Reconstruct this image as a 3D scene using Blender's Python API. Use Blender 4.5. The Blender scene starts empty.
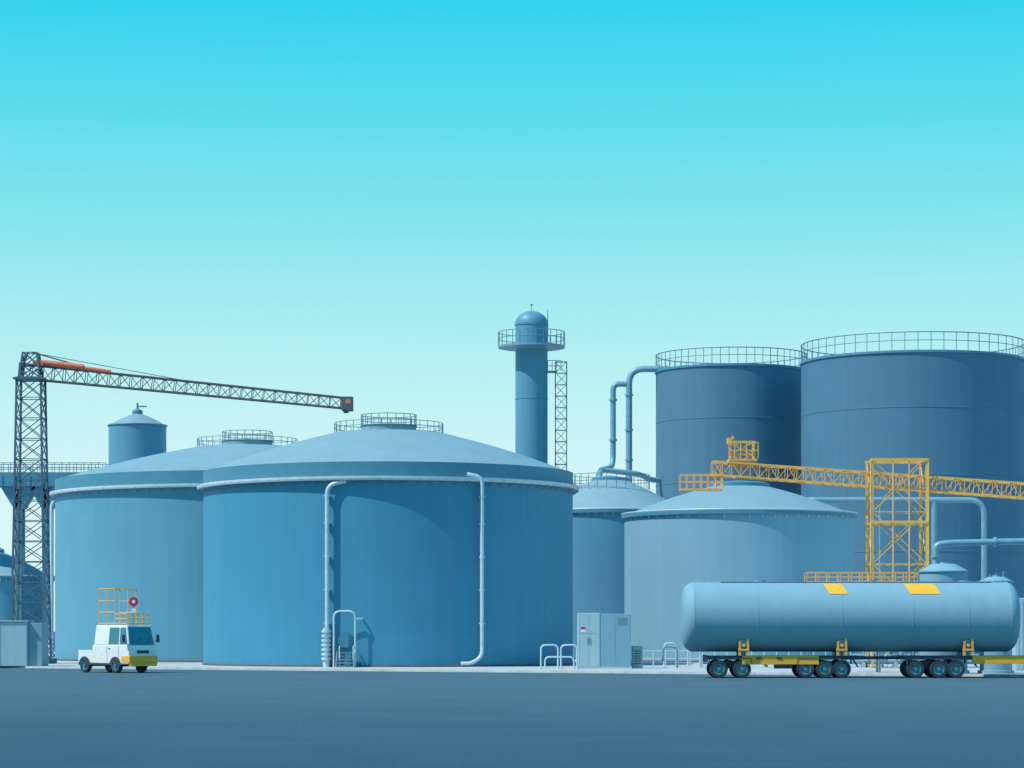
import bpy, math, random
from mathutils import Vector, Matrix
random.seed(4)
sc = bpy.context.scene
sc.view_settings.view_transform = 'Standard'
sc.view_settings.look = 'None'
sc.view_settings.exposure = 0

def lin(r, g, b):
    f = lambda c: (c/255/12.92) if c/255 <= .04045 else ((c/255+.055)/1.055)**2.4
    return (f(r), f(g), f(b), 1)

# ------------------------------------------------------------------ materials
def mat(name, col, rough=.5, metal=0.0, var=.10, scale=1.2, streak=0.0, seams=None, bump=.0, dirt=0.0, spec=.5):
    m = bpy.data.materials.new(name); m.use_nodes = True
    nt = m.node_tree; N = nt.nodes; L = nt.links
    bs = N['Principled BSDF']
    bs.inputs['Roughness'].default_value = rough
    bs.inputs['Metallic'].default_value = metal
    bs.inputs['Specular IOR Level'].default_value = spec
    tc = N.new('ShaderNodeTexCoord')
    no = N.new('ShaderNodeTexNoise'); no.inputs['Scale'].default_value = scale
    no.inputs['Detail'].default_value = 6
    L.new(tc.outputs['Object'], no.inputs['Vector'])
    mr = N.new('ShaderNodeMapRange')
    mr.inputs[1].default_value = .3; mr.inputs[2].default_value = .7
    mr.inputs[3].default_value = 1-var; mr.inputs[4].default_value = 1+var
    L.new(no.outputs['Fac'], mr.inputs[0])
    val = mr.outputs[0]
    def mul(a, b):
        x = N.new('ShaderNodeMath'); x.operation = 'MULTIPLY'
        L.new(a, x.inputs[0]); L.new(b, x.inputs[1]); return x.outputs[0]
    if streak:
        mp = N.new('ShaderNodeMapping'); mp.inputs['Scale'].default_value = (2.2, 2.2, .07)
        L.new(tc.outputs['Object'], mp.inputs[0])
        n2 = N.new('ShaderNodeTexNoise'); n2.inputs['Scale'].default_value = 1.0; n2.inputs['Detail'].default_value = 5
        L.new(mp.outputs[0], n2.inputs['Vector'])
        m2 = N.new('ShaderNodeMapRange')
        m2.inputs[1].default_value = .35; m2.inputs[2].default_value = .65
        m2.inputs[3].default_value = 1-streak; m2.inputs[4].default_value = 1+streak*.5
        L.new(n2.outputs['Fac'], m2.inputs[0]); val = mul(val, m2.outputs[0])
    if dirt:
        sp = N.new('ShaderNodeSeparateXYZ'); L.new(tc.outputs['Object'], sp.inputs[0])
        m3 = N.new('ShaderNodeMapRange')
        m3.inputs[1].default_value = 0; m3.inputs[2].default_value = 1.6
        m3.inputs[3].default_value = 1-dirt; m3.inputs[4].default_value = 1
        ad = N.new('ShaderNodeMath'); ad.operation = 'MULTIPLY_ADD'
        L.new(no.outputs['Fac'], ad.inputs[0]); ad.inputs[1].default_value = 1.6
        sb = N.new('ShaderNodeMath'); sb.operation = 'SUBTRACT'; L.new(sp.outputs[2], sb.inputs[0]); sb.inputs[1].default_value = .7
        L.new(sb.outputs[0], ad.inputs[2]); L.new(ad.outputs[0], m3.inputs[0]); val = mul(val, m3.outputs[0])
    hgt = no.outputs['Fac']
    if seams:
        R, course, plate, amt = seams
        sp = N.new('ShaderNodeSeparateXYZ'); L.new(tc.outputs['Object'], sp.inputs[0])
        at = N.new('ShaderNodeMath'); at.operation = 'ARCTAN2'
        L.new(sp.outputs[1], at.inputs[0]); L.new(sp.outputs[0], at.inputs[1])
        mu = N.new('ShaderNodeMath'); mu.operation = 'MULTIPLY'; mu.inputs[1].default_value = R
        L.new(at.outputs[0], mu.inputs[0])
        cb = N.new('ShaderNodeCombineXYZ'); L.new(mu.outputs[0], cb.inputs[0]); L.new(sp.outputs[2], cb.inputs[1])
        br = N.new('ShaderNodeTexBrick'); L.new(cb.outputs[0], br.inputs['Vector'])
        br.inputs['Scale'].default_value = 1; br.inputs['Mortar Size'].default_value = .025
        br.inputs['Mortar Smooth'].default_value = .6
        br.inputs['Brick Width'].default_value = plate; br.inputs['Row Height'].default_value = course
        br.inputs['Color1'].default_value = (1, 1, 1, 1); br.inputs['Color2'].default_value = (.975, .975, .975, 1)
        br.inputs['Mortar'].default_value = (1-amt, 1-amt, 1-amt, 1)
        bw = N.new('ShaderNodeRGBToBW'); L.new(br.outputs['Color'], bw.inputs[0])
        val = mul(val, bw.outputs[0])
    vm = N.new('ShaderNodeVectorMath'); vm.operation = 'SCALE'
    vm.inputs[0].default_value = col[:3]; L.new(val, vm.inputs['Scale'])
    L.new(vm.outputs[0], bs.inputs['Base Color'])
    if bump:
        bp = N.new('ShaderNodeBump'); bp.inputs['Strength'].default_value = bump; bp.inputs['Distance'].default_value = .05
        L.new(hgt, bp.inputs['Height']); L.new(bp.outputs[0], bs.inputs['Normal'])
    return m

M = {}
M['blueA'] = mat('blue_tank_paint', (.050, .265, .415), .55, streak=.04, var=.03, scale=.35, seams=(13, 2.35, 8.2, .07), dirt=.08, spec=.4)
M['blueB'] = mat('blue_tank_paint_b', (.10, .31, .435), .55, streak=.04, var=.03, scale=.35, seams=(15.6, 2.35, 8.2, .07), dirt=.08, spec=.4)
M['blueD'] = mat('blue_tank_paint_d', (.10, .29, .42), .5, streak=.04, var=.03, scale=.35, seams=(6.4, 2.3, 7, .07))
M['greyF'] = mat('grey_tank_paint', (.205, .40, .51), .6, streak=.04, var=.03, scale=.35, seams=(8.9, 2.3, 7, .06), dirt=.08)
M['darkE'] = mat('dark_tank_paint', (.080, .20, .30), .65, streak=.05, var=.04, scale=.3, seams=(7.6, 2.6, 8, .08), spec=.3)
M['darkG'] = mat('dark_tank_paint_g', (.075, .195, .295), .65, streak=.05, var=.04, scale=.3, seams=(10.4, 2.6, 8, .08), spec=.3)
M['roof'] = mat('tank_roof_paint', (.21, .36, .415), .6, var=.05, scale=.5, streak=.03)
M['band'] = mat('tank_band_paint', (.07, .24, .345), .5, var=.06)
M['base'] = mat('bitumen_base', (.13, .10, .10), .8, var=.2, scale=1.5)
M['pipe'] = mat('galvanised_pipe', (.53, .64, .69), .4, .1, var=.10, scale=3)
M['pipeblue'] = mat('blue_grey_pipe', (.19, .37, .46), .4, .1, var=.1, scale=2)
M['rail'] = mat('rail_steel', (.15, .27, .34), .5, .2, var=.1, scale=3)
M['crane'] = mat('crane_steel', (.08, .135, .19), .6, .1, var=.2, scale=2)
M['boom'] = mat('boom_steel', (.11, .115, .14), .6, .1, var=.2, scale=2)
M['yellow'] = mat('yellow_paint', (.84, .46, .11), .5, var=.1, scale=2, streak=.06)
M['yellow2'] = mat('bright_yellow_paint', (.88, .48, .03), .45, var=.06, scale=3)
M['skirt'] = mat('amber_paint', (.95, .44, .04), .45, var=.06, scale=3)
M['orange'] = mat('orange_paint', (.75, .20, .10), .5, var=.1)
M['red'] = mat('red_paint', (.6, .02, .08), .4, var=.05)
M['white'] = mat('white_paint', (.78, .80, .78), .4, var=.04, scale=3, dirt=.08)
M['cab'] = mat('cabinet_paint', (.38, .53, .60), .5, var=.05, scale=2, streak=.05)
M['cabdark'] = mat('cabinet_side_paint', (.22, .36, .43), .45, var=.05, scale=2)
M['tanker'] = mat('tanker_paint', (.205, .39, .485), .65, var=.04, scale=.8, streak=.03, spec=.35)
M['black'] = mat('rubber', (.025, .045, .06), .8, var=.2, scale=6)
M['chassis'] = mat('chassis_paint', (.035, .065, .09), .6, var=.2, scale=4)
M['hub'] = mat('wheel_hub', (.07, .25, .32), .45, .1, var=.1)
M['glass'] = mat('tinted_glass', (.03, .19, .26), .1, 0, var=.1, scale=2, spec=.8)
M['lamp'] = mat('headlamp_lens', (.75, .75, .70), .15, 0, var=.02)
M['concrete'] = mat('concrete', (.42, .48, .50), .85, var=.12, scale=.25, bump=.1)
M['kerb'] = mat('kerb_concrete', (.55, .60, .61), .8, var=.15, scale=1.5)

# asphalt
def asphalt():
    m = bpy.data.materials.new('asphalt'); m.use_nodes = True
    nt = m.node_tree; N = nt.nodes; L = nt.links; bs = N['Principled BSDF']
    tc = N.new('ShaderNodeTexCoord')
    big = N.new('ShaderNodeTexNoise'); big.inputs['Scale'].default_value = .035; big.inputs['Detail'].default_value = 5
    L.new(tc.outputs['Object'], big.inputs['Vector'])
    fine = N.new('ShaderNodeTexNoise'); fine.inputs['Scale'].default_value = 9; fine.inputs['Detail'].default_value = 8
    L.new(tc.outputs['Object'], fine.inputs['Vector'])
    # haze and sky sheen painted into the colour: dark near, paler toward the yard
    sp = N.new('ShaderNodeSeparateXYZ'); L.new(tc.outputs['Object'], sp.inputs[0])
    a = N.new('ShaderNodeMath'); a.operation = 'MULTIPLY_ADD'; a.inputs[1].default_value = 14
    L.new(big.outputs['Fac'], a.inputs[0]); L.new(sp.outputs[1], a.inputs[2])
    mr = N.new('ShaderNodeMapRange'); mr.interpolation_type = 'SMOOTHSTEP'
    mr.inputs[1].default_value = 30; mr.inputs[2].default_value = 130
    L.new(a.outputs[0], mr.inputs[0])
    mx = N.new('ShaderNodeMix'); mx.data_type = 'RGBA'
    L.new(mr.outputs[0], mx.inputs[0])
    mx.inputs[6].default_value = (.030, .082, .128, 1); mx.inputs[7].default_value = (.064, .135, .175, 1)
    m2 = N.new('ShaderNodeMapRange'); m2.inputs[1].default_value = .3; m2.inputs[2].default_value = .7
    m2.inputs[3].default_value = .80; m2.inputs[4].default_value = 1.20
    L.new(fine.outputs['Fac'], m2.inputs[0])
    st = N.new('ShaderNodeTexNoise'); st.inputs['Scale'].default_value = .22; st.inputs['Detail'].default_value = 4
    L.new(tc.outputs['Object'], st.inputs['Vector'])
    m4 = N.new('ShaderNodeMapRange'); m4.inputs[1].default_value = .35; m4.inputs[2].default_value = .65
    m4.inputs[3].default_value = .94; m4.inputs[4].default_value = 1.05
    L.new(st.outputs['Fac'], m4.inputs[0])
    mm = N.new('ShaderNodeMath'); mm.operation = 'MULTIPLY'; L.new(m2.outputs[0], mm.inputs[0]); L.new(m4.outputs[0], mm.inputs[1])
    vm = N.new('ShaderNodeVectorMath'); vm.operation = 'SCALE'
    L.new(mx.outputs[2], vm.inputs[0]); L.new(mm.outputs[0], vm.inputs['Scale'])
    L.new(vm.outputs[0], bs.inputs['Base Color'])
    bs.inputs['Roughness'].default_value = .95
    bs.inputs['Specular IOR Level'].default_value = .15
    bp = N.new('ShaderNodeBump'); bp.inputs['Strength'].default_value = .25; bp.inputs['Distance'].default_value = .02
    L.new(fine.outputs['Fac'], bp.inputs['Height']); L.new(bp.outputs[0], bs.inputs['Normal'])
    return m
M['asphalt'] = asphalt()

# ------------------------------------------------------------------ mesh builder
class MB:
    def __init__(s): s.v = []; s.f = []; s.s = []
    def add(s, vs, fs, sm=False):
        o = len(s.v); s.v += [tuple(v) for v in vs]
        for f in fs: s.f.append(tuple(i+o for i in f)); s.s.append(sm)
    def box(s, x0, x1, y0, y1, z0, z1):
        vs = [(x0,y0,z0),(x1,y0,z0),(x1,y1,z0),(x0,y1,z0),(x0,y0,z1),(x1,y0,z1),(x1,y1,z1),(x0,y1,z1)]
        s.add(vs, [(0,3,2,1),(4,5,6,7),(0,1,5,4),(1,2,6,5),(2,3,7,6),(3,0,4,7)]); return s
    def prism(s, pts, y0, y1):   # pts in XZ
        n = len(pts)
        vs = [(x,y0,z) for x,z in pts]+[(x,y1,z) for x,z in pts]
        fs = [tuple(range(n)), tuple(range(2*n-1, n-1, -1))]
        for i in range(n): j=(i+1)%n; fs.append((j,i,i+n,j+n))
        s.add(vs, fs); return s
    def cyl(s, p, q, r, n=8, r2=None, caps=True):
        p=Vector(p); q=Vector(q); d=(q-p)
        if d.length < 1e-6: return s
        d.normalize(); r2 = r if r2 is None else r2
        up = Vector((0,0,1)) if abs(d.z)<.9 else Vector((1,0,0))
        a=d.cross(up).normalized(); b=d.cross(a)
        vs=[]
        for c,rr in ((p,r),(q,r2)):
            for i in range(n):
                t=2*math.pi*(i+.5)/n; vs.append(c+a*math.cos(t)*rr+b*math.sin(t)*rr)
        fs=[(i,(i+1)%n,(i+1)%n+n,i+n) for i in range(n)]
        s.add(vs, fs, n>5)
        if caps:
            s.add(vs[:n],[tuple(range(n-1,-1,-1))]); s.add(vs[n:],[tuple(range(n))])
        return s
    def rev(s, prof, n=96, c=(0,0,0), axis='z', sharp=True, a0=0, a1=2*math.pi, join=False):
        full = abs(a1-a0-2*math.pi)<1e-6
        m = n if full else n+1
        def pt(r,h,t):
            if axis=='z': return (c[0]+r*math.cos(t), c[1]+r*math.sin(t), c[2]+h)
            if axis=='x': return (c[0]+h, c[1]+r*math.cos(t), c[2]+r*math.sin(t))
            return (c[0]+r*math.cos(t), c[1]+h, c[2]+r*math.sin(t))
        if join:
            vs=[pt(r,h,a0+(a1-a0)*i/n) for r,h in prof for i in range(m)]
            fs=[(k*m+i,k*m+(i+1)%m,(k+1)*m+(i+1)%m,(k+1)*m+i) for k in range(len(prof)-1) for i in range(n)]
            s.add(vs,fs,True); return s
        for k in range(len(prof)-1):
            vs=[]
            for r,h in prof[k:k+2]:
                for i in range(m): vs.append(pt(r,h,a0+(a1-a0)*i/n))
            fs=[(i,(i+1)%m,(i+1)%m+m,i+m) for i in range(n)]
            s.add(vs,fs,True)
        return s
    def torus(s, c, R, r, n=64, m=6):
        vs=[]
        for i in range(n):
            t=2*math.pi*i/n
            for j in range(m):
                u=2*math.pi*j/m; rr=R+r*math.cos(u)
                vs.append((c[0]+rr*math.cos(t), c[1]+rr*math.sin(t), c[2]+r*math.sin(u)))
        fs=[(i*m+j, ((i+1)%n)*m+j, ((i+1)%n)*m+(j+1)%m, i*m+(j+1)%m) for i in range(n) for j in range(m)]
        s.add(vs,fs,True); return s
    def tube(s, pts, r, fil=.6, n=12):
        P=[Vector(p) for p in pts]; path=[P[0]]
        for i in range(1,len(P)-1):
            a=P[i-1]-P[i]; b=P[i+1]-P[i]
            f=min(fil, a.length*.49, b.length*.49)
            a=a.normalized(); b=b.normalized(); s0=P[i]+a*f; s1=P[i]+b*f
            for k in range(8):
                t=k/7; path.append(s0*(1-t)**2+P[i]*2*t*(1-t)+s1*t*t)
        path.append(P[-1])
        T=[(path[min(i+1,len(path)-1)]-path[max(i-1,0)]).normalized() for i in range(len(path))]
        up=Vector((0,0,1)) if abs(T[0].z)<.9 else Vector((1,0,0))
        a=T[0].cross(up).normalized(); vs=[]
        for i,p in enumerate(path):
            a=(a-T[i]*a.dot(T[i])).normalized(); b=T[i].cross(a)
            for j in range(n):
                u=2*math.pi*j/n; vs.append(p+a*math.cos(u)*r+b*math.sin(u)*r)
        fs=[(i*n+j, i*n+(j+1)%n, (i+1)*n+(j+1)%n, (i+1)*n+j) for i in range(len(path)-1) for j in range(n)]
        s.add(vs,fs,True)
        s.add(vs[:n],[tuple(range(n))]); s.add(vs[-n:],[tuple(range(n-1,-1,-1))])
        return s
    def lattice(s, p, q, w, h, seg, rc, rb, w2=None, h2=None, up=(0,0,1), xb=False):
        p=Vector(p); q=Vector(q); d=(q-p).normalized(); up=Vector(up)
        a=d.cross(up).normalized(); b=a.cross(d).normalized()
        w2=w if w2 is None else w2; h2=h if h2 is None else h2
        def c(i,k):
            t=k/seg; ww=(w*(1-t)+w2*t)/2; hh=(h*(1-t)+h2*t)/2
            sx,sy=[(-1,-1),(1,-1),(1,1),(-1,1)][i%4]
            return p.lerp(q,t)+a*sx*ww+b*sy*hh
        for i in range(4): s.cyl(c(i,0),c(i,seg),rc,4)
        for k in range(seg+1):
            for i in range(4):
                s.cyl(c(i,k),c(i+1,k),rb,4,caps=False)
        for k in range(seg):
            for i in range(4):
                if (k+i)%2==0 or xb: s.cyl(c(i,k),c(i+1,k+1),rb,4,caps=False)
                if (k+i)%2==1 or xb: s.cyl(c(i+1,k),c(i,k+1),rb,4,caps=False)
        return s
    def ringrail(s, R, z, h=1.1, posts=36, r=.03, c=(0,0)):
        for zz in (h, h*.55): s.torus((c[0],c[1],z+zz),R,r,64,5)
        for i in range(posts):
            t=2*math.pi*i/posts; x=c[0]+R*math.cos(t); y=c[1]+R*math.sin(t)
            s.cyl((x,y,z),(x,y,z+h),r,5)
        return s
    def rail(s, p, q, h=1.1, posts=6, r=.03, mids=1):
        p=Vector(p); q=Vector(q); u=Vector((0,0,1))
        for i in range(posts+1):
            a=p.lerp(q,i/posts); s.cyl(a,a+u*h,r,5)
        for k in range(mids+1): 
            z=h*(1-k/(mids+1)); s.cyl(p+u*z,q+u*z,r,5)
        return s

def empty(name, loc=(0,0,0), rz=0):
    o=bpy.data.objects.new(name,None); sc.collection.objects.link(o); o.location=loc; o.rotation_euler=(0,0,rz)
    o.empty_display_size=.5; return o
def part(mb, name, parent, m, bevel=0):
    me=bpy.data.meshes.new(name); me.from_pydata(mb.v,[],mb.f); me.update()
    me.polygons.foreach_set('use_smooth', mb.s)
    me.materials.append(m)
    o=bpy.data.objects.new(name,me); sc.collection.objects.link(o)
    if parent: o.parent=parent
    if bevel:
        b=o.modifiers.new('bevel','BEVEL'); b.width=bevel; b.segments=2; b.limit_method='ANGLE'
    return o

# survey helpers: photo measurements converted to metres for a given distance
F=2500.0
def X(px,Y): return (px-512)/F*Y
def Z(py,Y): return 2.5+(631-py)/F*Y

# ------------------------------------------------------------------ camera, light, sky
cam=bpy.data.cameras.new('camera'); co=bpy.data.objects.new('camera',cam); sc.collection.objects.link(co)
co.location=(0,0,2.5); co.rotation_euler=(math.pi/2,0,0)
cam.lens=F/1024*36; cam.sensor_width=36; cam.shift_y=(631-384)/1024
cam.clip_start=.5; cam.clip_end=20000
sc.camera=co

SE=math.radians(54); AZ=math.radians(66)   # toward the left, a little in front of the tanks
to_sun=Vector((-math.sin(AZ)*math.cos(SE), -math.cos(AZ)*math.cos(SE), math.sin(SE)))
sl=bpy.data.lights.new('sun','SUN'); sl.energy=4.3; sl.angle=math.radians(.5); sl.color=(1,.95,.86)
so=bpy.data.objects.new('sun',sl); sc.collection.objects.link(so)
so.rotation_euler=to_sun.to_track_quat('Z','Y').to_euler()

w=bpy.data.worlds.new('World'); sc.world=w; w.use_nodes=True
N=w.node_tree.nodes; L=w.node_tree.links; bg=N['Background']
sky=N.new('ShaderNodeTexSky'); sky.sky_type='NISHITA'; sky.sun_disc=False
sky.sun_elevation=SE; sky.sun_rotation=math.atan2(to_sun.x,to_sun.y)
tc=N.new('ShaderNodeTexCoord'); sp=N.new('ShaderNodeSeparateXYZ'); L.new(tc.outputs['Generated'],sp.inputs[0])
mp=N.new('ShaderNodeMapping'); mp.inputs['Scale'].default_value=(2,2,60); L.new(tc.outputs['Generated'],mp.inputs[0])
nz=N.new('ShaderNodeTexNoise'); nz.inputs['Scale'].default_value=1.3; nz.inputs['Detail'].default_value=3; L.new(mp.outputs[0],nz.inputs['Vector'])
ma=N.new('ShaderNodeMath'); ma.operation='MULTIPLY_ADD'; ma.inputs[1].default_value=.008; L.new(nz.outputs['Fac'],ma.inputs[0]); L.new(sp.outputs[2],ma.inputs[2])
mb_=N.new('ShaderNodeMath'); mb_.operation='SUBTRACT'; mb_.inputs[1].default_value=.004; L.new(ma.outputs[0],mb_.inputs[0])
ramp=N.new('ShaderNodeValToRGB'); L.new(mb_.outputs[0],ramp.inputs[0])
stops=[(0,(222,246,248)),(.05,(213,244,246)),(.09,(192,240,243)),(.13,(160,233,237)),(.168,(124,225,234)),(.205,(86,217,234)),(.243,(42,208,237)),(.45,(40,172,226)),(1,(30,130,205))]
cr=ramp.color_ramp
cr.elements[0].position=0; cr.elements[0].color=lin(*stops[0][1])
cr.elements[1].position=1; cr.elements[1].color=lin(*stops[-1][1])
for p,c in stops[1:-1]:
    e=cr.elements.new(p); e.color=lin(*c)
sc2=N.new('ShaderNodeVectorMath'); sc2.operation='SCALE'; sc2.inputs['Scale'].default_value=.004; L.new(sky.outputs[0],sc2.inputs[0])
ad=N.new('ShaderNodeVectorMath'); ad.operation='ADD'; L.new(ramp.outputs[0],ad.inputs[0]); L.new(sc2.outputs[0],ad.inputs[1])
L.new(ad.outputs[0],bg.inputs[0]); bg.inputs[1].default_value=1.0

# ------------------------------------------------------------------ ground
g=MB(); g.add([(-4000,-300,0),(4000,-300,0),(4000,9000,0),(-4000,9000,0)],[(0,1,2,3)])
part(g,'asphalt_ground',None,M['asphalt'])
def edgeY(x): return 169-33*(x+34)/62
ya=MB()
e0,e1=(-150,edgeY(-150)),(90,edgeY(90))
yard=empty('concrete_yard')
ya.add([(e0[0],e0[1],.13),(e1[0],e1[1],.13),(e1[0],330,.13),(e0[0],330,.13)],[(0,1,2,3)])
part(ya,'slab',yard,M['concrete'])
kb=MB(); d=Vector((e1[0]-e0[0],e1[1]-e0[1],0)); Ln=d.length; d.normalize(); nrm=Vector((d.y,-d.x,0))
nseg=120
for i in range(nseg):
    a=Vector((e0[0],e0[1],0))+d*(Ln*i/nseg+.01); b=Vector((e0[0],e0[1],0))+d*(Ln*(i+1)/nseg-.01)
    q=[a,b,b+nrm*.25,a+nrm*.25]
    vs=[(p.x,p.y,0) for p in q]+[(p.x,p.y,.145) for p in q]
    kb.add(vs,[(0,1,2,3),(7,6,5,4),(0,4,5,1),(1,5,6,2),(2,6,7,3),(3,7,4,0)])
part(kb,'kerb',yard,M['kerb'])

# ------------------------------------------------------------------ tanks
def dome(R,z0,r1,z1,k=.06,n=10):
    out=[]
    for i in range(n+1):
        t=i/n; r=R+(r1-R)*t; z=z0+(z1-z0)*(t+k*math.sin(math.pi*t)); out.append((r,z))
    return out
def big_tank(X0,Y0,R,ring,top,pl_r,pl_z,cap_r,wall,posts=34):
    t=empty('storage_tank',(X0,Y0,0))
    part(MB().rev([(R+.08,0),(R+.08,.24),(R,.26)],160),'foundation_ring',t,M['base'])
    part(MB().rev([(R,.2),(R,ring-.1)],160),'shell',t,wall)
    b=MB().rev([(R,ring-.1),(R+.02,ring-.1),(R+.02,top),(R-.15,top)],160)
    part(b,'upper_band',t,M['band'])
    part(MB().rev(dome(R-.05,top-.02,pl_r,pl_z),160,join=True).rev([(pl_r,pl_z),(0,pl_z+.1)],64),'roof',t,M['roof'])
    gt=MB().rev([(R+.02,ring-.14),(R+.42,ring-.14),(R+.46,ring-.02),(R+.46,ring+.12),(R+.38,ring+.12),(R+.36,ring),(R+.02,ring)],160)
    part(gt,'gutter_ring',t,M['pipe'])
    br=MB(); nb=96
    for i in range(nb):
        a=2*math.pi*i/nb; c,s_=math.cos(a),math.sin(a)
        br.cyl((c*R,s_*R,ring-.4),(c*(R+.4),s_*(R+.4),ring-.15),.03,4)
        br.cyl((c*(R+.42),s_*(R+.42),ring-.1),(c*(R+.42),s_*(R+.42),ring+.2),.04,4)
    part(br,'gutter_brackets',t,M['rail'])
    rl=MB().ringrail(pl_r,pl_z-.05,.75,posts,.025)
    part(rl,'roof_railing',t,M['rail'])
    cap=MB().rev([(cap_r,pl_z),(cap_r,pl_z+.5),(cap_r*.9,pl_z+.58),(0,pl_z+.75)],48)
    part(cap,'roof_cap',t,M['roof'])
    cr_=MB().ringrail(cap_r,pl_z+.5,.8,20,.028).torus((0,0,pl_z+.52),cap_r+.03,.05,48)
    part(cr_,'cap_railing',t,M['rail'])
    return t

AX,AY,AR=-8.74,177.3,13.05
A=big_tank(AX,AY,AR,12.55,13.65,3.85,16.5,1.95,M['blueA'])
BX,BY,BR=-21.8,206.0,15.6
Bt=big_tank(BX,BY,BR,13.6,14.75,4.1,17.6,2.05,M['blueB'])

def surf(px,R,off=0.35):   # local point in front of the shell
    x=X(px,AY-R*.9)-AX
    return x,-math.sqrt(max((R+off)**2-x*x,0))
pp=MB()
x,y=surf(328.5,AR,.42); 
pp.tube([(x+1.25,y+.05,12.35),(x,y,12.1),(x,y,.55)],.14,.7)
x2,y2=surf(482,AR,.42)
pp.tube([(x2-1.0,y2-.1,12.9),(x2,y2-.05,12.7),(x2,y2,.8),(x2-.7,y2-.4,.35),(x2-1.4,y2-.4,.35)],.13,.7)
for z in (3,5.2,7.4,9.6,11.4):
    for (a,b) in ((x,y),(x2,y2)):
        pp.box(a-.2,a+.2,b-.06,b+.55,z-.05,z+.05)
part(pp,'drain_pipes',A,M['pipe'])
fl=MB()
for i in range(7):
    z=.6+i*.3; fl.cyl((x-.05,y,z),(x-.05,y,z+.16),.32,14)
fl.cyl((x-.05,y,.1),(x-.05,y,2.7),.22,14)
part(fl,'pipe_valve_stack',A,M['pipe'])
x3,y3=surf(347,AR,.1); h=MB()
h.tube([(x3-.75,y3-.5,.1),(x3-.75,y3-.5,3.8),(x3+.65,y3-.5,3.8),(x3+.65,y3-.5,.1)],.065,.45)
h.tube([(x3+.65,y3-.5,3.3),(x3+1.1,y3-.4,3.3),(x3+1.1,y3+.6,3.3)],.065,.2)
h.tube([(x3-.35,y3-.9,.1),(x3-.35,y3-.9,1.5),(x3-.35,y3-.2,1.5)],.04,.2)
h.tube([(x3+.55,y3-.9,.1),(x3+.55,y3-.9,1.5),(x3+.55,y3-.2,1.5)],.04,.2)
part(h,'access_hoop',A,M['pipe'])
st=MB()
for i in range(5): st.box(x3-.5,x3+.6,y3-1.5+i*.25,y3-1.2+i*.25,.14+i*.22,.2+i*.22+.03)
for sx in (x3-.55,x3+.62):
    st.cyl((sx,y3-1.55,.13),(sx,y3-.3,1.28),.05,4)
part(st,'steps',A,M['rail'])
mh=MB().cyl((x3,y3+.3,1.9),(x3,y3-.02,1.9),.5,20); part(mh,'manway',A,M['band'])
bj=MB()
bx=-BR-.25
bj.tube([(bx+.3,-1.5,13.2),(bx,-1.5,12.8),(bx,-1.5,.5)],.16,.4)
for i in range(6): bj.cyl((bx,-1.5,.1+i*.35),(bx,-1.5,.3+i*.35),.3,12)
part(bj,'drain_pipes',Bt,M['pipe'])

def plain_tank(X0,Y0,R,top,apex,wall,capr=None,caph=.6,roofm=None,rim=True,name='storage_tank'):
    t=empty(name,(X0,Y0,0))
    part(MB().rev([(R+.08,0),(R+.08,.24),(R,.26)],96),'foundation_ring',t,M['base'])
    part(MB().rev([(R,.2),(R,top)],128),'shell',t,wall)
    cr0=capr or .02
    part(MB().rev(dome(R,top+.02,cr0,apex,.06),128,join=True),'roof',t,roofm or M['roof'])
    if rim:
        part(MB().rev([(R,top-.22),(R+.22,top-.22),(R+.22,top+.05),(R-.05,top+.06)],128),'rim',t,M['band'])
        b=MB().torus((0,0,top+.12),R+.2,.06,96)
        for i in range(60):
            a=2*math.pi*i/60; c,s_=math.cos(a),math.sin(a)
            b.cyl((c*R,s_*R,top-.5),(c*(R+.2),s_*(R+.2),top-.2),.03,4)
        part(b,'rim_pipe',t,M['pipe'])
    if capr:
        part(MB().rev([(capr,apex-.15),(capr,apex+caph),(capr*.85,apex+caph+.1),(0,apex+caph+.3)],48),'roof_cap',t,M['band'])
    return t
FT=plain_tank(17.75,195.5,8.95,11.5,13.75,M['greyF'],2.4,.25)
DT=plain_tank(X(610,215),215,6.6,12.6,15.4,M['blueD'],1.6,.2)
part(MB().ringrail(3.4,14.6,1.3,26,.03),'roof_railing',DT,M['rail'])
def dark_tank(X0,Y0,R,top,wall,rh):
    t=empty('tall_storage_tank',(X0,Y0,0))
    part(MB().rev([(R+.2,0),(R+.2,.35),(R,.4)],128),'foundation_ring',t,M['concrete'])
    part(MB().rev([(R,.3),(R,top)],160),'shell',t,wall)
    part(MB().rev([(R,top-.1),(R+.12,top-.1),(R+.12,top+.12),(R-.1,top+.14),(0,top+.9)],160),'top_rim',t,M['band'])
    wb=MB()
    for k in (.35,.60,.82): wb.rev([(R,top*k-.05),(R+.03,top*k-.03),(R+.03,top*k+.03),(R,top*k+.05)],128)
    part(wb,'stiffener_rings',t,wall)
    r=MB().ringrail(R,top+.1,rh,56,.035); r.torus((0,0,top+rh+.1),R,.05,96)
    part(r,'top_railing',t,M['rail'])
    return t
ET=dark_tank(X(731,250),250,7.5,28.35,M['darkE'],1.6)
GT=dark_tank(X(912.5,235),235,10.4,27.65,M['darkG'],1.65)
CT=plain_tank(X(137.5,240),240,2.75,22.2,23.3,M['blueD'],.5,.3,rim=False)
c=MB().torus((0,0,22.2),2.8,.08,48).cyl((0,0,23.5),(0,0,24.4),.1,8).box(-.1,.9,-.1,.1,24.0,24.12)
part(c,'top_fitting',CT,M['rail'])
plain_tank(X(0,230),230,4.75,7.4,9.7,M['blueB'],.4,.2)

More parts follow.
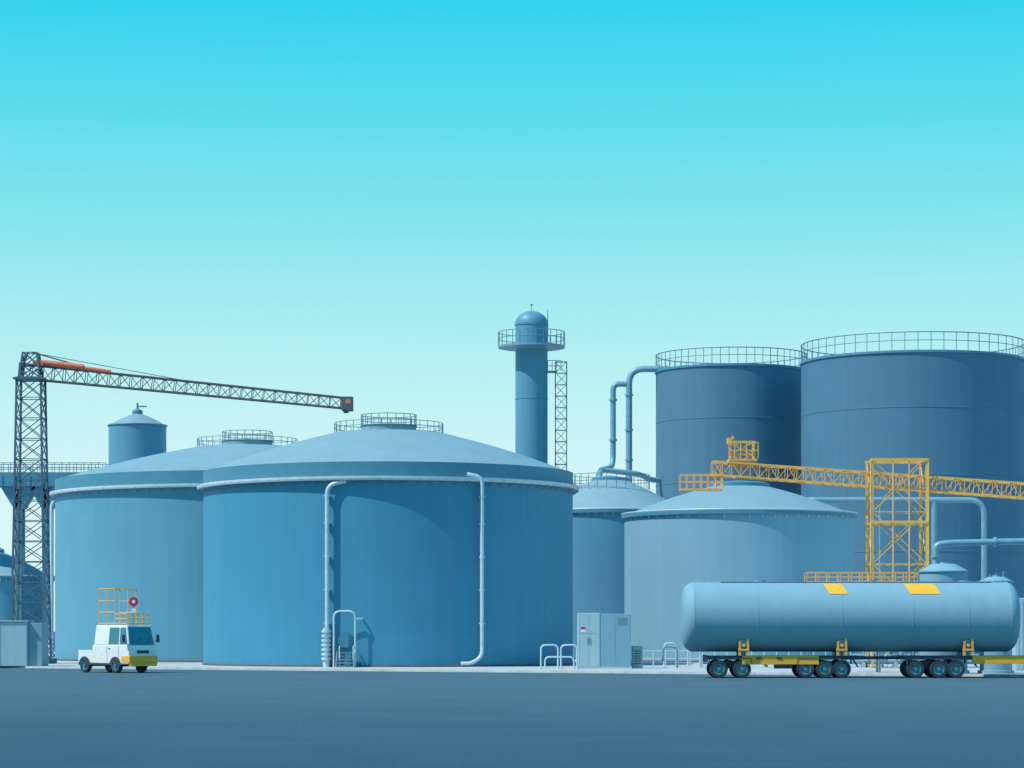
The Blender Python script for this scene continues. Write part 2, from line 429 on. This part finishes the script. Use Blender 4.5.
# ------------------------------------------------------------------ chimney stack
CY=232; ch=empty('chimney_stack',(X(531.5,CY),CY,0)); r=1.5
zp=Z(347,CY); zt=Z(324,CY)
prof=[(r+.25,0),(r+.25,.6),(r,.62),(r,zt)]
part(MB().rev(prof,64),'shaft',ch,M['blueD'])
dm=[((r+.03)*math.cos(t*math.pi/16),zt+1.2*math.sin(t*math.pi/16)) for t in range(9)]
part(MB().rev([(r+.06,zt-.15),(r+.06,zt)],64).rev(dm,64,join=True),'dome_cap',ch,M['blueD'])
pl=MB().rev([(r,zp-.35),(r+1.5,zp-.12),(r+1.6,zp-.1),(r+1.6,zp+.08),(r,zp+.08)],48)
part(pl,'platform',ch,M['pipeblue'])
rr=MB().ringrail(r+1.58,zp,1.35,26,.035).cyl((1.5,-.2,zp),(1.5,-.2,zp+3.4),.04,6).cyl((0,0,zt+1.15),(0,0,zt+1.75),.03,6).box(-.1,.1,-.1,.1,zt+1.7,zt+1.85)
part(rr,'railing',ch,M['rail'])
ld=MB(); lx=X(561,CY)-X(531.5,CY); ztop=Z(362,CY)
ld.lattice((lx,0,0),(lx,0,ztop),1.05,.8,26,.06,.035,up=(0,1,0))
ld.box(r-.1,lx-.4,-.4,.4,ztop-1.0,ztop-.85); ld.rail((r,-.4,ztop-.9),(lx,-.4,ztop-.9),1.0,3,.03)
part(ld,'ladder_tower',ch,M['rail'])
wb=MB(); 
for z in (10,17,24): wb.rev([(r,z-.04),(r+.03,z-.03),(r+.03,z+.03),(r,z+.04)],48)
part(wb,'stack_bands',ch,M['band'])

# ------------------------------------------------------------------ overhead process pipes
PY=249
pr=empty('process_pipework',(0,0,0)); p=MB()
Rx=lambda px: X(px,PY); Rz=lambda py: Z(py,PY)
p.tube([(Rx(668),PY,Rz(369)),(Rx(629),PY,Rz(369)),(Rx(629),PY,Rz(474)),(Rx(629),PY+.5,0)],.32,1.5)
p.tube([(Rx(629)-.2,PY,Rz(384)),(Rx(613),PY,Rz(384)),(Rx(613),PY,Rz(467)),(X(601,245),245,Z(470,245)),(X(599,214),214,Z(475,214)),(X(599,214),214,13.4)],.29,1.3)
p.tube([(X(602,245),245,Z(470,245)),(X(640,246),246,Z(474,246)),(X(650,247),247,Z(480,247)),(X(672,PY),PY,Rz(480))],.27,.8)
part(p,'pipes',pr,M['pipeblue'])
pf=MB()
for px,py in ((629,395),(629,430),(629,460),(613,400),(613,440)):
    pf.cyl((Rx(px),PY,Rz(py)-.08),(Rx(px),PY,Rz(py)+.08),.42,14)
part(pf,'flanges',pr,M['pipeblue'])
p2=MB(); Q=216
p2.tube([(X(803,Q),Q+28,Z(500,Q)),(X(803,Q),Q,Z(500,Q)),(X(984,Q),Q,Z(500,Q)),(X(984,Q),Q,0)],.25,1.3)
p2.tube([(X(934,Q),Q,Z(500,Q)),(X(934,Q),Q,0)],.23)
for px in (880,): p2.cyl((X(px,Q),Q,0),(X(px,Q),Q,Z(501,Q)),.12,8)
part(p2,'yard_pipe_run',pr,M['pipeblue'])

# ------------------------------------------------------------------ left lattice crane
KY=182; K=empty('lattice_crane',(X(31,KY),KY,0)); kx=lambda px: X(px,KY)-X(31,KY)
tw=MB().lattice((0,0,.1),(0,0,Z(378,KY)),2.45,2.45,14,.10,.042,1.75,1.75,up=(0,1,0),xb=True)
tw.box(-1.6,1.6,-1.6,1.6,.1,.5)
part(tw,'tower',K,M['crane'])
hd=MB().lattice((0,0,Z(378,KY)),(0,0,Z(353,KY)),1.5,1.5,2,.09,.045,1.0,1.0,up=(0,1,0),xb=True)
hd.box(-1.1,1.1,-1.1,1.1,Z(380.5,KY),Z(378.5,KY)); hd.cyl((-.9,0,Z(376,KY)),(-.2,0,Z(352,KY)),.08,6)
part(hd,'slewing_head',K,M['crane'])
bm=MB().lattice((kx(20),0,Z(371,KY)),(kx(352),0,Z(404,KY)),1.0,1.05,30,.075,.035,.8,.75)
bm.cyl((0,0,Z(352,KY)),(kx(110),0,Z(374,KY)),.05,6)
bm.cyl((0,.4,Z(352,KY)),(kx(200),.3,Z(383,KY)),.025,6)
part(bm,'boom',K,M['boom'])
bc=MB().box(kx(342),kx(353),-.5,.5,Z(411,KY),Z(397,KY)); bc.cyl((kx(346),0,Z(411,KY)),(kx(346),0,Z(413,KY)),.2,8)
part(bc,'boom_tip_trolley',K,M['boom'],.03)
bc=MB().box(kx(346),kx(351),-.51,-.498,Z(404,KY),Z(400,KY)); part(bc,'trolley_panel',K,M['orange'])
og=MB().box(kx(34),kx(50),-.55,.35,Z(366,KY),Z(361,KY)); og.cyl((kx(45),-.65,Z(363.5,KY)),(kx(112),-.6,Z(372.5,KY)),.15,8); og.cyl((kx(45),-.65,Z(363.5,KY)),(kx(85),-.65,Z(368,KY)),.22,8)
part(og,'luffing_cylinder',K,M['orange'])

# ------------------------------------------------------------------ walkway bridge at left
WY=226; W=empty('walkway_bridge',(0,WY,0))
x0,x1=X(-140,WY),X(108,WY); zb=Z(487,WY); zt_=Z(473,WY)
b=MB().box(x0,x1,-1.2,1.2,zt_-.25,zt_)
for yy in (-1.2,1.0): b.box(x0,x1,yy,yy+.2,zb,zt_-.25)
for i in range(18):
    xx=x0+(x1-x0)*(i+.5)/18; b.box(xx-.06,xx+.06,-1.26,-1.2,zb,zt_-.3)
for px in (-100,20,48):
    xx=X(px,WY); b.box(xx-.3,xx+.3,-.9,-.4,0,zb); b.box(xx-.3,xx+.3,.4,.9,0,zb); b.prism([(xx-1.6,zb),(xx+1.6,zb),(xx+.4,zb-2),(xx-.4,zb-2)],-.9,.9)
part(b,'deck',W,M['band'])
rl=MB().rail((x0,-1.15,zt_),(x1,-1.15,zt_),.85,34,.035); rl.rail((x0,1.15,zt_),(x1,1.15,zt_),.85,34,.035)
part(rl,'handrails',W,M['rail'])

# ------------------------------------------------------------------ site cabin at left edge
S=empty('site_cabin',(0,0,0)); D=168
b=MB().box(X(-60,D),X(27,D),D,D+2.2,.13,3.12); part(b,'body',S,M['cab'],.04)
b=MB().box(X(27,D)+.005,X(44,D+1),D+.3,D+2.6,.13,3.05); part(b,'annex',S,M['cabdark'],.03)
b=MB().box(X(-60,D)-.1,X(27,D)+.08,D-.08,D+2.28,3.12,3.2); part(b,'roof_panel',S,M['cab'],.02)
b=MB()
for px in (-20,0): b.box(X(px,D),X(px,D)+.03,D-.015,D-.001,.2,3.1)
part(b,'panel_seams',S,M['cabdark'])

# ------------------------------------------------------------------ yellow lattice gantry
YY=161; Yg=empty('yellow_gantry_crane',(0,YY,0)); gx=lambda px: X(px,YY); gz=lambda py: Z(py,YY)
cxm=(gx(868)+gx(925))/2; ww=gx(925)-gx(868)
t=MB().lattice((cxm,0,.13),(cxm,0,gz(461)),ww-.2,2.6,4,.085,.04,up=(0,1,0),xb=True)
for zz in (gz(585),gz(523),gz(461)):
    t.box(gx(868),gx(925),-1.42,-1.27,zz-.09,zz+.09); t.box(gx(868),gx(925),1.27,1.42,zz-.09,zz+.09)
for px in (868,890,906,925):
    t.cyl((gx(px),-1.35,gz(585)),(gx(px),-1.35,gz(461)),.05,5)
part(t,'tower',Yg,M['yellow'])
bm=MB().lattice((gx(712),0,gz(468.5)),(gx(1120),0,gz(498)),1.5,.85,44,.07,.032,1.5,.95)
part(bm,'boom',Yg,M['yellow'])
cb=MB().lattice((gx(742),0,gz(466)),(gx(742),0,gz(442)),1.5,1.4,2,.055,.035,up=(0,1,0),xb=True)
cb.box(gx(728),gx(756),-.8,.8,gz(461.5),gz(459.5)); cb.rail((gx(728),-.8,gz(459)),(gx(757),-.8,gz(459)),1.0,5,.03)
cb.cyl((gx(733),0,gz(442)),(gx(733),0,gz(436)),.08,8); cb.box(gx(727),gx(732),-.25,.25,gz(444),gz(438))
part(cb,'winch_frame',Yg,M['yellow'])
ra=MB().box(gx(680),gx(722),-.7,.7,gz(490.5),gz(489)); ra.rail((gx(680),-.7,gz(489)),(gx(722),-.7,gz(489)),.9,6,.025); ra.rail((gx(680),.7,gz(489)),(gx(722),.7,gz(489)),.9,6,.025)
for px in (716,722): ra.cyl((gx(px),0,gz(490)),(gx(px),0,gz(472)),.05,6)
part(ra,'hanging_walkway',Yg,M['yellow'])
t2=MB().lattice((gx(1110),0,.0),(gx(1110),0,gz(500)),2.4,2.4,6,.1,.05,up=(0,1,0),xb=True)
part(t2,'end_tower',Yg,M['yellow'])

# ------------------------------------------------------------------ yellow access platform behind the tanker
PYY=143; ap=empty('access_platform',(0,PYY,0)); a0,a1=X(806,PYY),X(916,PYY); za=Z(586,PYY)
b=MB().box(a0,a1,-.6,.6,za-.15,za); part(b,'deck',ap,M['yellow'])
b=MB().rail((a0,-.6,za),(a1,-.6,za),.75,10,.03,mids=2); b.rail((a0,.6,za),(a1,.6,za),.75,10,.03,mids=2)
part(b,'railing',ap,M['yellow'])
b=MB()
for i in range(4):
    xx=a0+.2+(a1-a0-.4)*i/3
    for yy in (-.5,.5): b.cyl((xx,yy,0),(xx,yy,za-.1),.07,6)
part(b,'legs',ap,M['rail'])

# ------------------------------------------------------------------ vertical vessels + loading pipe
VY=139.5
def vessel(pxl,pxr,pyt,pyc):
    r=(X(pxr,VY)-X(pxl,VY))/2; xc=(X(pxr,VY)+X(pxl,VY))/2
    v=empty('process_vessel',(xc,VY,0)); zt=Z(pyt,VY); zc=Z(pyc,VY)
    part(MB().rev([(r+.12,0),(r+.12,.3),(r,.32),(r,zt-.12),(r+.05,zt-.12),(r+.05,zt),(r*.5,zc),(r*.22,zc+.02),(r*.22,zc+.1),(0,zc+.1)],48),'shell',v,M['tanker'])
    k=MB()
    for i in range(14):
        a=2*math.pi*i/14; k.cyl((r*.93*math.cos(a),r*.93*math.sin(a),zt-.02),(r*.93*math.cos(a),r*.93*math.sin(a),zt+.06),.04,6)
    k.torus((0,0,zt-.06),r+.06,.03,48)
    part(k,'flange_bolts',v,M['rail'])
    return v
v1=vessel(920,967,571,564); v2=vessel(980,1012,581,577)
k=MB()
for dx in (-.35,0,.4): k.cyl((dx,-.1,5.0),(dx,-.1,5.75+dx*.2),.06,8)
part(k,'nozzles',v2,M['rail'])
k=MB(); vx=v1.location.x
k.tube([(-.45,0,5.5),(-.45,0,Z(545,VY)),(.2,0,Z(543,VY)),(X(1040,VY)-vx,0,Z(541,VY)),(X(1100,VY)-vx,0,Z(541,VY)),(X(1100,VY)-vx,0,.1)],.18,.55)
for z in (5.9,6.6): k.cyl((-.45,0,z),(-.45,0,z+.12),.27,14)
k.cyl((2.8,0,Z(542,VY)-.0),(2.95,0,Z(542,VY)),.27,14)
part(k,'loading_pipe',v1,M['pipeblue'])

# ------------------------------------------------------------------ wheels
def wheel(tm,hm,x,y,z,r,wd):
    pr=[(r*.62,-wd/2),(r*.93,-wd/2),(r,-wd*.36),(r,wd*.36),(r*.93,wd/2),(r*.62,wd/2)]
    tm.rev(pr,32,(x,y,z),'y')
    hm.rev([(r*.62,-wd/2+.02),(r*.5,-wd/2+.03),(r*.46,-wd/2+.1),(r*.22,-wd/2+.1),(r*.2,-wd/2-.02),(0,-wd/2-.02)],24,(x,y,z),'y')
    hm.rev([(r*.62,wd/2-.02),(r*.46,wd/2-.1),(0,wd/2-.1)],24,(x,y,z),'y')
    for i in range(6):
        a=i*math.pi/3; hm.cyl((x+r*.34*math.cos(a),y-wd/2+.06,z+r*.34*math.sin(a)),(x+r*.34*math.cos(a),y-wd/2+.1,z+r*.34*math.sin(a)),.025,6)

# ------------------------------------------------------------------ tanker trailer
TY=134.0; T=empty('tank_trailer',(0,TY,0)); tx=lambda px: X(px,TY)
R=1.86; zc=Z(617,TY)
hd_=.62
xl,xr=tx(681)+hd_,tx(1017)-hd_
prof=[]
for i in range(15):   # flat torispherical heads
    q=i/14; rr_=1-(1-q)**2.2; prof.append((R*rr_, xl-hd_*(1-rr_**5)**.6))
prof[-1]=(R,xl)
prof2=[(a_,xr+(xl-b_)) for a_,b_ in reversed(prof)]
part(MB().rev(prof,96,(0,0,zc),'x',join=True).rev([(R,xl),(R,xr)],96,(0,0,zc),'x').rev(prof2,96,(0,0,zc),'x',join=True),'barrel',T,M['tanker'])
bd=MB()
for x in (xl,tx(755),tx(838),tx(908),tx(963),xr):
    bd.rev([(R,x-.03),(R+.01,x-.025),(R+.01,x+.025),(R,x+.03)],96,(0,0,zc),'x')
part(bd,'weld_bands',T,M['tanker'])
ptc=MB()
for pa,pb in ((821,839),(901,931)):
    vs=[];n=8
    for i in range(n+1):
        a=math.radians(20+30*i/n)
        for j,px in enumerate((pa,pb)):
            sh=(i/n)*.28
            vs.append((tx(px)+sh,-(R+.025)*math.sin(a),zc+(R+.025)*math.cos(a)))
    ptc.add(vs,[(2*i,2*i+1,2*i+3,2*i+2) for i in range(n)],True)
part(ptc,'hazard_plates',T,M['yellow2'])
cw=MB().box(tx(720),tx(990),-.35,.35,zc+R+.01,zc+R+.04)
for px in (760,870,965): cw.cyl((tx(px),0,zc+R-.05),(tx(px),0,zc+R+.09),.32,20)
part(cw,'top_walkway',T,M['tanker'])
sd=MB()
zb_=zc-R
for px in (741,838,963):
    x=tx(px)
    vs=[]; n=14
    for side in (x-.16,x+.16):
        for i in range(n+1):
            a=math.radians(-50+100*i/n)
            vs.append((side,(R+.03)*math.sin(a),zc-(R+.03)*math.cos(a)))
        vs.append((side,1.1,1.1)); vs.append((side,-1.1,1.1))
    k=n+3
    fs=[tuple(range(k)),tuple(range(2*k-1,k-1,-1))]
    for i in range(k): j=(i+1)%k; fs.append((j,i,i+k,j+k))
    sd.add(vs,fs)
part(sd,'saddles',T,M['tanker'])
yb=MB()
for px in (741,838,963):
    x=tx(px)
    for dx,zt__ in ((-.2,Z(641,TY)),(.22,Z(638,TY))): yb.box(x+dx-.06,x+dx+.06,-1.56,-1.42,1.2,zt__)
    yb.box(x-.28,x+.3,-1.58,-1.4,1.45,1.56)
    yb.cyl((x,-1.6,1.75),(x,-1.4,1.75),.1,12)
part(yb,'saddle_brackets',T,M['yellow'])
cs=MB()
for (pa,pb) in ((706,860),(900,1075)):
    for yy in (-1.15,.95): cs.box(tx(pa),tx(pb),yy,yy+.2,.98,1.18)
    for i in range(9):
        x=tx(pa)+(tx(pb)-tx(pa))*i/8; cs.box(x-.06,x+.06,-.95,.95,1.0,1.16)
cs.box(tx(860),tx(900),-.15,.15,.98,1.15)
for px in (712,760,800,850,905,940,968):
    cs.cyl((tx(px),-1.2,1.0),(tx(px)+.25,-1.2,.6),.05,5)
cs.box(tx(706)-.1,tx(706),-1.2,1.2,.85,1.22)
cs.box(tx(772),tx(790),-1.2,-.9,.5,.8)
part(cs,'chassis_frame',T,M['chassis'],.01)
yf=MB()
yf.box(tx(740),tx(816),-1.27,-1.16,.72,1.19); yf.box(tx(968),tx(1060),-1.27,-1.16,.76,1.19)
part(yf,'side_beams',T,M['skirt'],.015)
yk=MB()
for px in (757,777): yk.box(tx(px)-.14,tx(px)+.14,-1.3,-1.272,1.0,1.12)
part(yk,'beam_plates',T,M['chassis'])
tm=MB(); hm=MB()
wr=.48
WX=(717,740,803,822,839,912,935,952,1045,1064)
for px in WX:
    for yy in (-1.05,1.05): wheel(tm,hm,tx(px),yy,wr,wr,.42)
part(tm,'tyres',T,M['black']); part(hm,'hubs',T,M['hub'])
ax=MB()
for px in WX: ax.cyl((tx(px),-1,wr),(tx(px),1,wr),.09,8)
for pa,pb in ((717,740),(803,839),(912,952),(1045,1064)):
    for yy in (-1.0,.8): ax.prism([(tx(pa),.5),(tx(pb),.5),(tx(pb)-.2,.85),((tx(pa)+tx(pb))/2,.97),(tx(pa)+.2,.85)],yy+.2,yy+.3)
part(ax,'axles_and_bogies',T,M['chassis'])
fd=MB()
for pa,pb in ((708,749),(795,848),(904,961)):
    x0_,x1_=tx(pa),tx(pb); fd.box(x0_,x1_,-1.3,-.85,1.03,1.07)
    fd.box(x0_-.03,x0_,-1.3,-.85,.75,1.07); fd.box(x1_,x1_+.03,-1.3,-.85,.75,1.07)
part(fd,'mudguards',T,M['chassis'])

# ------------------------------------------------------------------ white utility truck, three-quarter view, nose to the right
UY=152.0; U=empty('utility_truck',(X(78,UY)+.84,UY,0),math.radians(-43)); U.scale=(1.06,1.0,1.04); wd=1.05
body=MB().prism([(0,.55),(4.6,.5),(4.66,.75),(4.64,1.4),(4.58,1.6),(1.35,1.6),(1.3,1.12),(.03,1.12)],-wd,wd)
part(body,'body',U,M['white'],.05)
bed=MB()
bed.box(.02,1.28,-wd+.01,-wd+.06,1.12,1.3); bed.box(.02,1.28,wd-.06,wd-.01,1.12,1.3); bed.box(.02,.07,-wd+.07,wd-.07,1.12,1.3)
part(bed,'bed_sides',U,M['white'],.01)
cab=MB()
cv=[(1.4,-1.0,1.6),(4.56,-1.0,1.6),(4.56,1.0,1.6),(1.4,1.0,1.6),(1.5,-.9,2.74),(4.28,-.9,2.74),(4.28,.9,2.74),(1.5,.9,2.74)]
cab.add(cv,[(0,3,2,1),(4,5,6,7),(0,1,5,4),(1,2,6,5),(2,3,7,6),(3,0,4,7)])
part(cab,'cabin',U,M['white'],.07)
def onside(x,z):
    t=(z-1.6)/1.14; return (x,-1.0+.10*t-.012,z)
gl=MB()
def pane(pts): gl.add([onside(*p) for p in pts],[tuple(range(len(pts)))])
pane([(2.75,1.66),(3.66,1.66),(3.66,2.6),(2.8,2.6)])
pane([(3.75,1.66),(4.46,1.66),(4.22,2.6),(3.75,2.6)])
def onfront(y,z): 
    t=(z-1.6)/1.14; return (4.56-.28*t+.012,y*(1-.09*t),z)
gl.add([onfront(-.92,1.62),onfront(.92,1.62),onfront(.92,2.64),onfront(-.92,2.64)],[(0,1,2,3)])
gl.add([(1.39,-.8,1.8),(1.39,.8,1.8),(1.45,.75,2.5),(1.45,-.75,2.5)],[(3,2,1,0)])
part(gl,'windows',U,M['glass'])
tr=MB()
for x in (2.68,3.72): tr.box(x-.01,x+.01,-wd-.008,-wd+.02,.62,1.58)
tr.box(.05,4.55,-wd-.010,-wd+.02,.47,.56)
tr.cyl((4.35,-1.02,1.75),(4.45,-1.25,1.9),.02,6); tr.box(4.42,4.5,-1.38,-1.2,1.75,2.2)
tr.cyl((4.35,1.02,1.75),(4.45,1.25,1.9),.02,6); tr.box(4.42,4.5,1.2,1.38,1.75,2.2)
tr.box(2.8,2.98,-wd-.03,-wd,1.38,1.42)
tr.box(4.655,4.675,-.45,.45,1.12,1.3)
for yy in (-.4,.35): tr.cyl((4.58,yy,1.64),(4.47,yy+.35,2.05),.012,4)
part(tr,'trim',U,M['chassis'])
ys=MB().box(4.55,4.72,-wd-.02,wd+.02,.58,.98); ys.box(3.98,4.549,-wd-.018,-wd+.05,.62,.98); ys.box(4.55,4.78,-.98,.98,.40,.575)
part(ys,'amber_bumper',U,M['skirt'],.015)
hl_=MB()
for yy in (-.78,.78): hl_.cyl((4.64,yy,1.2),(4.70,yy,1.2),.13,14)
part(hl_,'headlamps',U,M['lamp'])
tm=MB(); hm=MB()
for px in (.62,3.42):
    for yy in (-.93,.93): wheel(tm,hm,px,yy,.42,.42,.28)
part(tm,'tyres',U,M['black']); part(hm,'hubs',U,M['hub'])
wa=MB()
for px in (.62,3.42):
    vs=[(px+.53*math.cos(a*math.pi/12),-wd-.012,.44+.5*math.sin(a*math.pi/12)) for a in range(13)]
    wa.add(vs,[tuple(range(13))])
    wa.cyl((px,-.85,.42),(px,.85,.42),.06,6)
wa.box(.1,4.4,-.7,.7,.38,.54)
part(wa,'wheel_arches',U,M['chassis'])
rk=MB()
xA,xB,xC=1.6,3.1,4.2; zr=2.74
for yy in (-.8,.8):
    for x in (xA,xA+.75,xB): rk.cyl((x,yy,zr),(x,yy,zr+2.1),.032,5)
    for z in (zr+.1,zr+.75,zr+1.4,zr+2.1): rk.cyl((xA,yy,z),(xB,yy,z),.028,5)
    for x in (3.65,xC): rk.cyl((x,yy,zr-.03),(x,yy,zr+.65),.032,5)
    for z in (zr+.1,zr+.38,zr+.65): rk.cyl((xB,yy,z),(xC,yy,z),.028,5)
for x in (xA,xB): 
    for z in (zr+.1,zr+2.1): rk.cyl((x,-.8,z),(x,.8,z),.028,5)
for z in (zr+.1,zr+.38,zr+.65): rk.cyl((xC,-.8,z),(xC,.8,z),.028,5)
for yy in (-.4,0,.4): rk.cyl((xC,yy,zr-.03),(xC,yy,zr+.65),.022,5)
part(rk,'roof_rack',U,M['yellow'])
c1=Vector((3.7,.1,zr+1.35)); fw=Vector((.72,-.69,0))   # sign turned to face the road
dk=MB().cyl((3.7,.1,zr-.02),(3.7,.1,zr+1.2),.03,6); part(dk,'sign_post',U,M['rail'])
rd=MB().cyl(c1,c1+fw*.05,.27,24); part(rd,'round_sign',U,M['red'])
rd=MB().cyl(c1+fw*.053,c1+fw*.065,.1,16); rd.cyl(c1-Vector((0,0,.5))-fw*.02,c1-Vector((0,0,.5))+fw*.03,.16,4); part(rd,'sign_centre',U,M['white'])

# ------------------------------------------------------------------ electrical cabinets
EY=158; C=empty('electrical_cabinet',(0,EY,0)); ex=lambda px: X(px,EY)
b=MB().box(ex(578),ex(600),-.0,2.0,.25,Z(613,EY)); part(b,'front_bay',C,M['cab'],.03)
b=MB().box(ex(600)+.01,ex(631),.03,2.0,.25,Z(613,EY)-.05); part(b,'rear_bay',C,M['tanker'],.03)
b=MB().box(ex(577),ex(632),-.08,2.1,.1,.25); part(b,'plinth',C,M['concrete'])
b=MB(); zt=Z(613,EY)
for px in (579.5,588.6): b.box(ex(px),ex(px+.3),-.006,.01,.4,zt-.15)
b.box(ex(587.2),ex(587.9),-.05,.0,1.7,2.1); b.box(ex(589.5),ex(590.2),-.05,.0,1.7,2.1)
for i in range(7): b.box(ex(617),ex(627),.015,.028,2.9+i*.07,2.93+i*.07)
b.box(ex(615),ex(615.4),.02,.028,.3,zt-.15)
b.box(ex(579.6),ex(599),-.006,-.0,2.35,2.37)
part(b,'door_hardware',C,M['cabdark'])
b=MB().box(ex(581),ex(585.5),-.012,-.0,2.62,2.76); part(b,'warning_label',C,M['red'])
b=MB().box(ex(581),ex(585.5),-.012,-.0,2.42,2.58); part(b,'info_label',C,M['white'])
C2=empty('control_box',(0,EY+.4,0))
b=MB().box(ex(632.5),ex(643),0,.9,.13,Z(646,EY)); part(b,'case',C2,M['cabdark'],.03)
b=MB()
for i in range(6): b.box(ex(634),ex(641.5),-.012,.002,.4+i*.16,.46+i*.16)
part(b,'louvres',C2,M['chassis'])

# ------------------------------------------------------------------ hoop barriers
HY=155
def hoop(px0,px1,pyt,Yd,r=.055):
    o=empty('hoop_barrier',(0,Yd,0)); b=MB()
    b.tube([(X(px0,Yd),0,.05),(X(px0,Yd),0,Z(pyt,Yd)),(X(px1,Yd),0,Z(pyt,Yd)),(X(px1,Yd),0,.05)],r,.3)
    for x in (X(px0,Yd),X(px1,Yd)): b.cyl((x,0,.12),(x,0,.2),r*2.2,12)
    part(b,'hoop',o,M['pipe']); return o
hoop(541,558,645,HY); hoop(561,577,645,HY)
o=hoop(545,574,657,HY+1.2)
hoop(664,676,643,170,r=.05); hoop(688,700,647,170,r=.05)
fr=empty('guard_rail',(0,166,0))
part(MB().rail((X(641,166),0,.13),(X(1060,166),0,.13),1.05,34,.035),'rails',fr,M['pipe'])
mf=empty('pipe_manifold',(0,160,0)); b=MB()
for i,px in enumerate((660,862,880,898,975,995)):
    x=X(px,163); b.tube([(x,3,.6),(x,0,.6),(x,0,1.5+.3*(i%2)),(x+.9,0,1.5+.3*(i%2)),(x+.9,0,.1)],.08,.25)
b.cyl((X(700,163),2,.5),(X(1060,163),2,.5),.15,12); b.cyl((X(850,163),2.6,.9),(X(1060,163),2.6,.9),.12,12)
part(b,'pipes',mf,M['pipeblue'])
b=MB()
for i in range(12):
    x=X(700,163)+i*2.1; b.box(x-.1,x+.1,1.7,2.8,.13,.5)
part(b,'supports',mf,M['concrete'])
sb=empty('storage_container',(0,147,0))
part(MB().box(X(1015,147),X(1080,147),0,2.4,.1,Z(598,147)),'body',sb,M['cab'],.04)
b=MB()
for i in range(16):
    x=X(1015,147)+.12+i*.23; b.box(x,x+.1,-.03,.005,.3,Z(598,147)-.15)
part(b,'corrugations',sb,M['cab'])
print('objects',len(bpy.data.objects))
